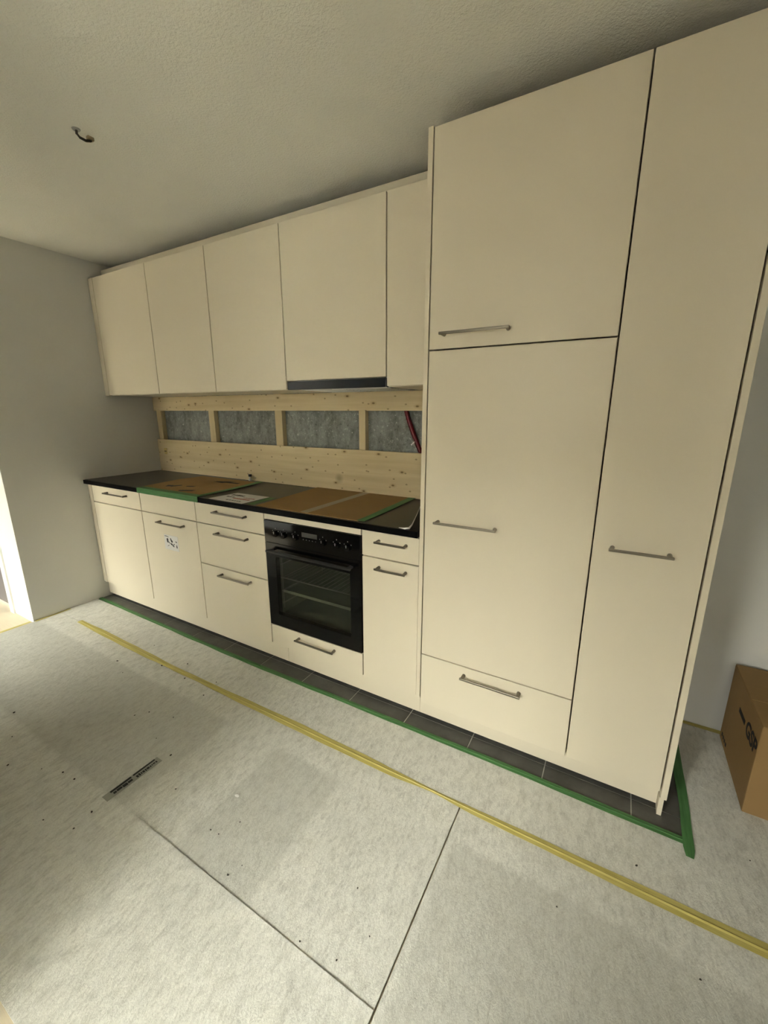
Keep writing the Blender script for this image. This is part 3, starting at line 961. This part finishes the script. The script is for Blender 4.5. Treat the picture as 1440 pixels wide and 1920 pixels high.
# white paper with print
def notice():
    bm = bmesh.new()
    pts = [(1.335, -.008), (1.355, .182), (1.608, .186), (1.61, -.016)]
    bprism(bm, pts, Z1, Z1 + .0008)
    rnd = random.Random(11)
    def q(x0, x1, y0, y1, mi):
        vs_ = [bm.verts.new((x, y, Z1 + .0012)) for x, y in ((x0, y0), (x1, y0), (x1, y1), (x0, y1))]
        bm.faces.new(vs_).material_index = mi
    for (x, w_) in ((1.375, .018), (1.398, .012), (1.414, .022), (1.440, .016), (1.46, .012)):
        q(x, x + w_, .115, .135 + rnd.uniform(0, .008), 1)
    for (x, w_) in ((1.38, .02), (1.405, .014), (1.424, .018)):
        q(x, x + w_, .075, .090, 1)
    x = 1.455
    while x < 1.57:
        w_ = rnd.uniform(.01, .02); q(x, x + w_, .055, .074, 2); x += w_ + .004
    x = 1.50
    while x < 1.575:
        w_ = rnd.uniform(.01, .018); q(x, x + w_, .09, .102, 2); x += w_ + .004
    x = 1.45
    while x < 1.56:
        w_ = rnd.uniform(.01, .018); q(x, x + w_, .012, .024, 1); x += w_ + .006
    o = link_mesh('paper_notice', bm, [M['paper'], M['ink'], M['inkr']], None, (1.475, .085, Z1))
    return tag(o, 'white paper notice with black and red print on the worktop', 'paper')
notice()
# hob cardboard
hc = empty('cardboard_cover', (2.0, .27, Z1), 'plain brown cardboard covering the hob opening above the oven', 'cardboard')
slab2d('panel', [(1.715, -.012), (2.335, -.006), (2.315, .556), (1.66, .556)], Z1, Z1 + .004, M['card'], None, None, hc)
slab2d('beige_tape', [(2.004, -.008), (2.050, -.008), (2.052, .556), (2.006, .556)], Z1 + .0042, Z1 + .0047, M['beige'], None, None, hc)
tape('green_tape', [(2.350, -.008), (2.345, .26), (2.330, .552)], .040, Z1 + .0046, M['greeny'], 'green tape along the edge of the hob cardboard', wob=.006)
tape('green_tape', [(1.660, -.004), (1.645, .12), (1.635, .18)], .045, Z1 + .0005, M['greeny'], 'short green tape between the white paper and hob cardboard', wob=.006)
# small water connection stub at the back edge
s = empty('pipe_stub', (1.065, .548, ZC), 'small dark metal pipe stub at the back of the worktop', 'pipe')
bm = bmesh.new()
btube(bm, [(1.065, .548, ZC + .002), (1.065, .548, ZC + .012), (1.065, .548, ZC + .0125), (1.065, .548, ZC + .034)], [.013, .013, .008, .008], 12)
link_mesh('pipe', bm, M['steel'], s)
bm = bmesh.new()
btube(bm, [(1.065, .548, ZC + .030), (1.065, .548, ZC + .046)], .012, 6)
link_mesh('nut', bm, M['blackm'], s)
bm = bmesh.new()
btube(bm, [(1.074, .548, ZC + .024), (1.10, .552, ZC + .026), (1.115, .553, ZC + .022)], .006, 8)
link_mesh('hose_end', bm, M['beige'], s)

# ================================================================== CARDBOARD BOX
def carton():
    x0, x1, y0, y1, z0, z1 = 3.835, 4.42, .165, .572, .0025, .358
    e = empty('cardboard_box', ((x0 + x1) / 2, (y0 + y1) / 2, z0), 'closed brown cardboard box standing on the fleece by the wall', 'box')
    box('body', x0, x1, y0, y1, z0, z1 - .004, M['card'], e, .003)
    ym = .322
    box('flap', x0 + .001, x1 - .001, y0 + .001, ym - .0015, z1 - .0035, z1 - .0002, M['card'], e, .001)
    box('flap', x0 + .001, x1 - .001, ym + .0015, y1 - .001, z1 - .0035, z1 + .001, M['card'], e, .001)
    # lettering GSP and marks on the side facing the cupboards (facing -x)
    cu = bpy.data.curves.new('lettering', 'FONT')
    cu.body = 'GSP'
    cu.size = .078
    cu.extrude = .0003
    cu.offset = .0022
    tmp = bpy.data.objects.new('tmp_text', cu)
    COL.objects.link(tmp)
    dg = bpy.context.evaluated_depsgraph_get()
    me = bpy.data.meshes.new_from_object(tmp.evaluated_get(dg))
    bpy.data.objects.remove(tmp, do_unlink=True)
    bm = bmesh.new(); bm.from_mesh(me)
    for v in bm.verts:      # text x -> -y, text y -> z, depth -> -x
        lx, ly, lz = v.co
        v.co = Vector((x0 - .0006 - lz, .305 - lx * 1.0, .232 + ly))
    link_mesh('lettering', bm, M['ink'], e)
    bm = bmesh.new()
    bbox(bm, x0 - .0008, x0 + .0002, .325, .410, .243, .262)
    link_mesh('printed_bar', bm, M['ink'], e)
    bm = bmesh.new()
    for k in range(4):
        ya = .545 - k * .022
        bbox(bm, x0 - .0008, x0 + .0002, ya - .014, ya, .028, .044)
    link_mesh('printed_marks', bm, M['ink'], e)
carton()

# ================================================================== CEILING CABLE
cb = empty('ceiling_cable', (1.46, -.465, H), 'short bent cable end with connector at the ceiling', 'cable')
bm = bmesh.new()
btube(bm, [(1.452, -.487, H + .002), (1.452, -.487, H - .014), (1.456, -.480, H - .024), (1.460, -.462, H - .027), (1.463, -.448, H - .022), (1.462, -.441, H - .012)], .0045, 8)
link_mesh('wire', bm, M['dirt'], cb, smooth=True)
bm = bmesh.new()
bbox(bm, 1.455, 1.470, -.458, -.436, H - .020, H - .008, 0, .002)
link_mesh('connector', bm, M['beige'], cb)
bm = bmesh.new()
btube(bm, [(1.452, -.487, H), (1.452, -.487, H - .004)], [.014, .012], 16)
link_mesh('hole_rim', bm, M['outside'], cb)
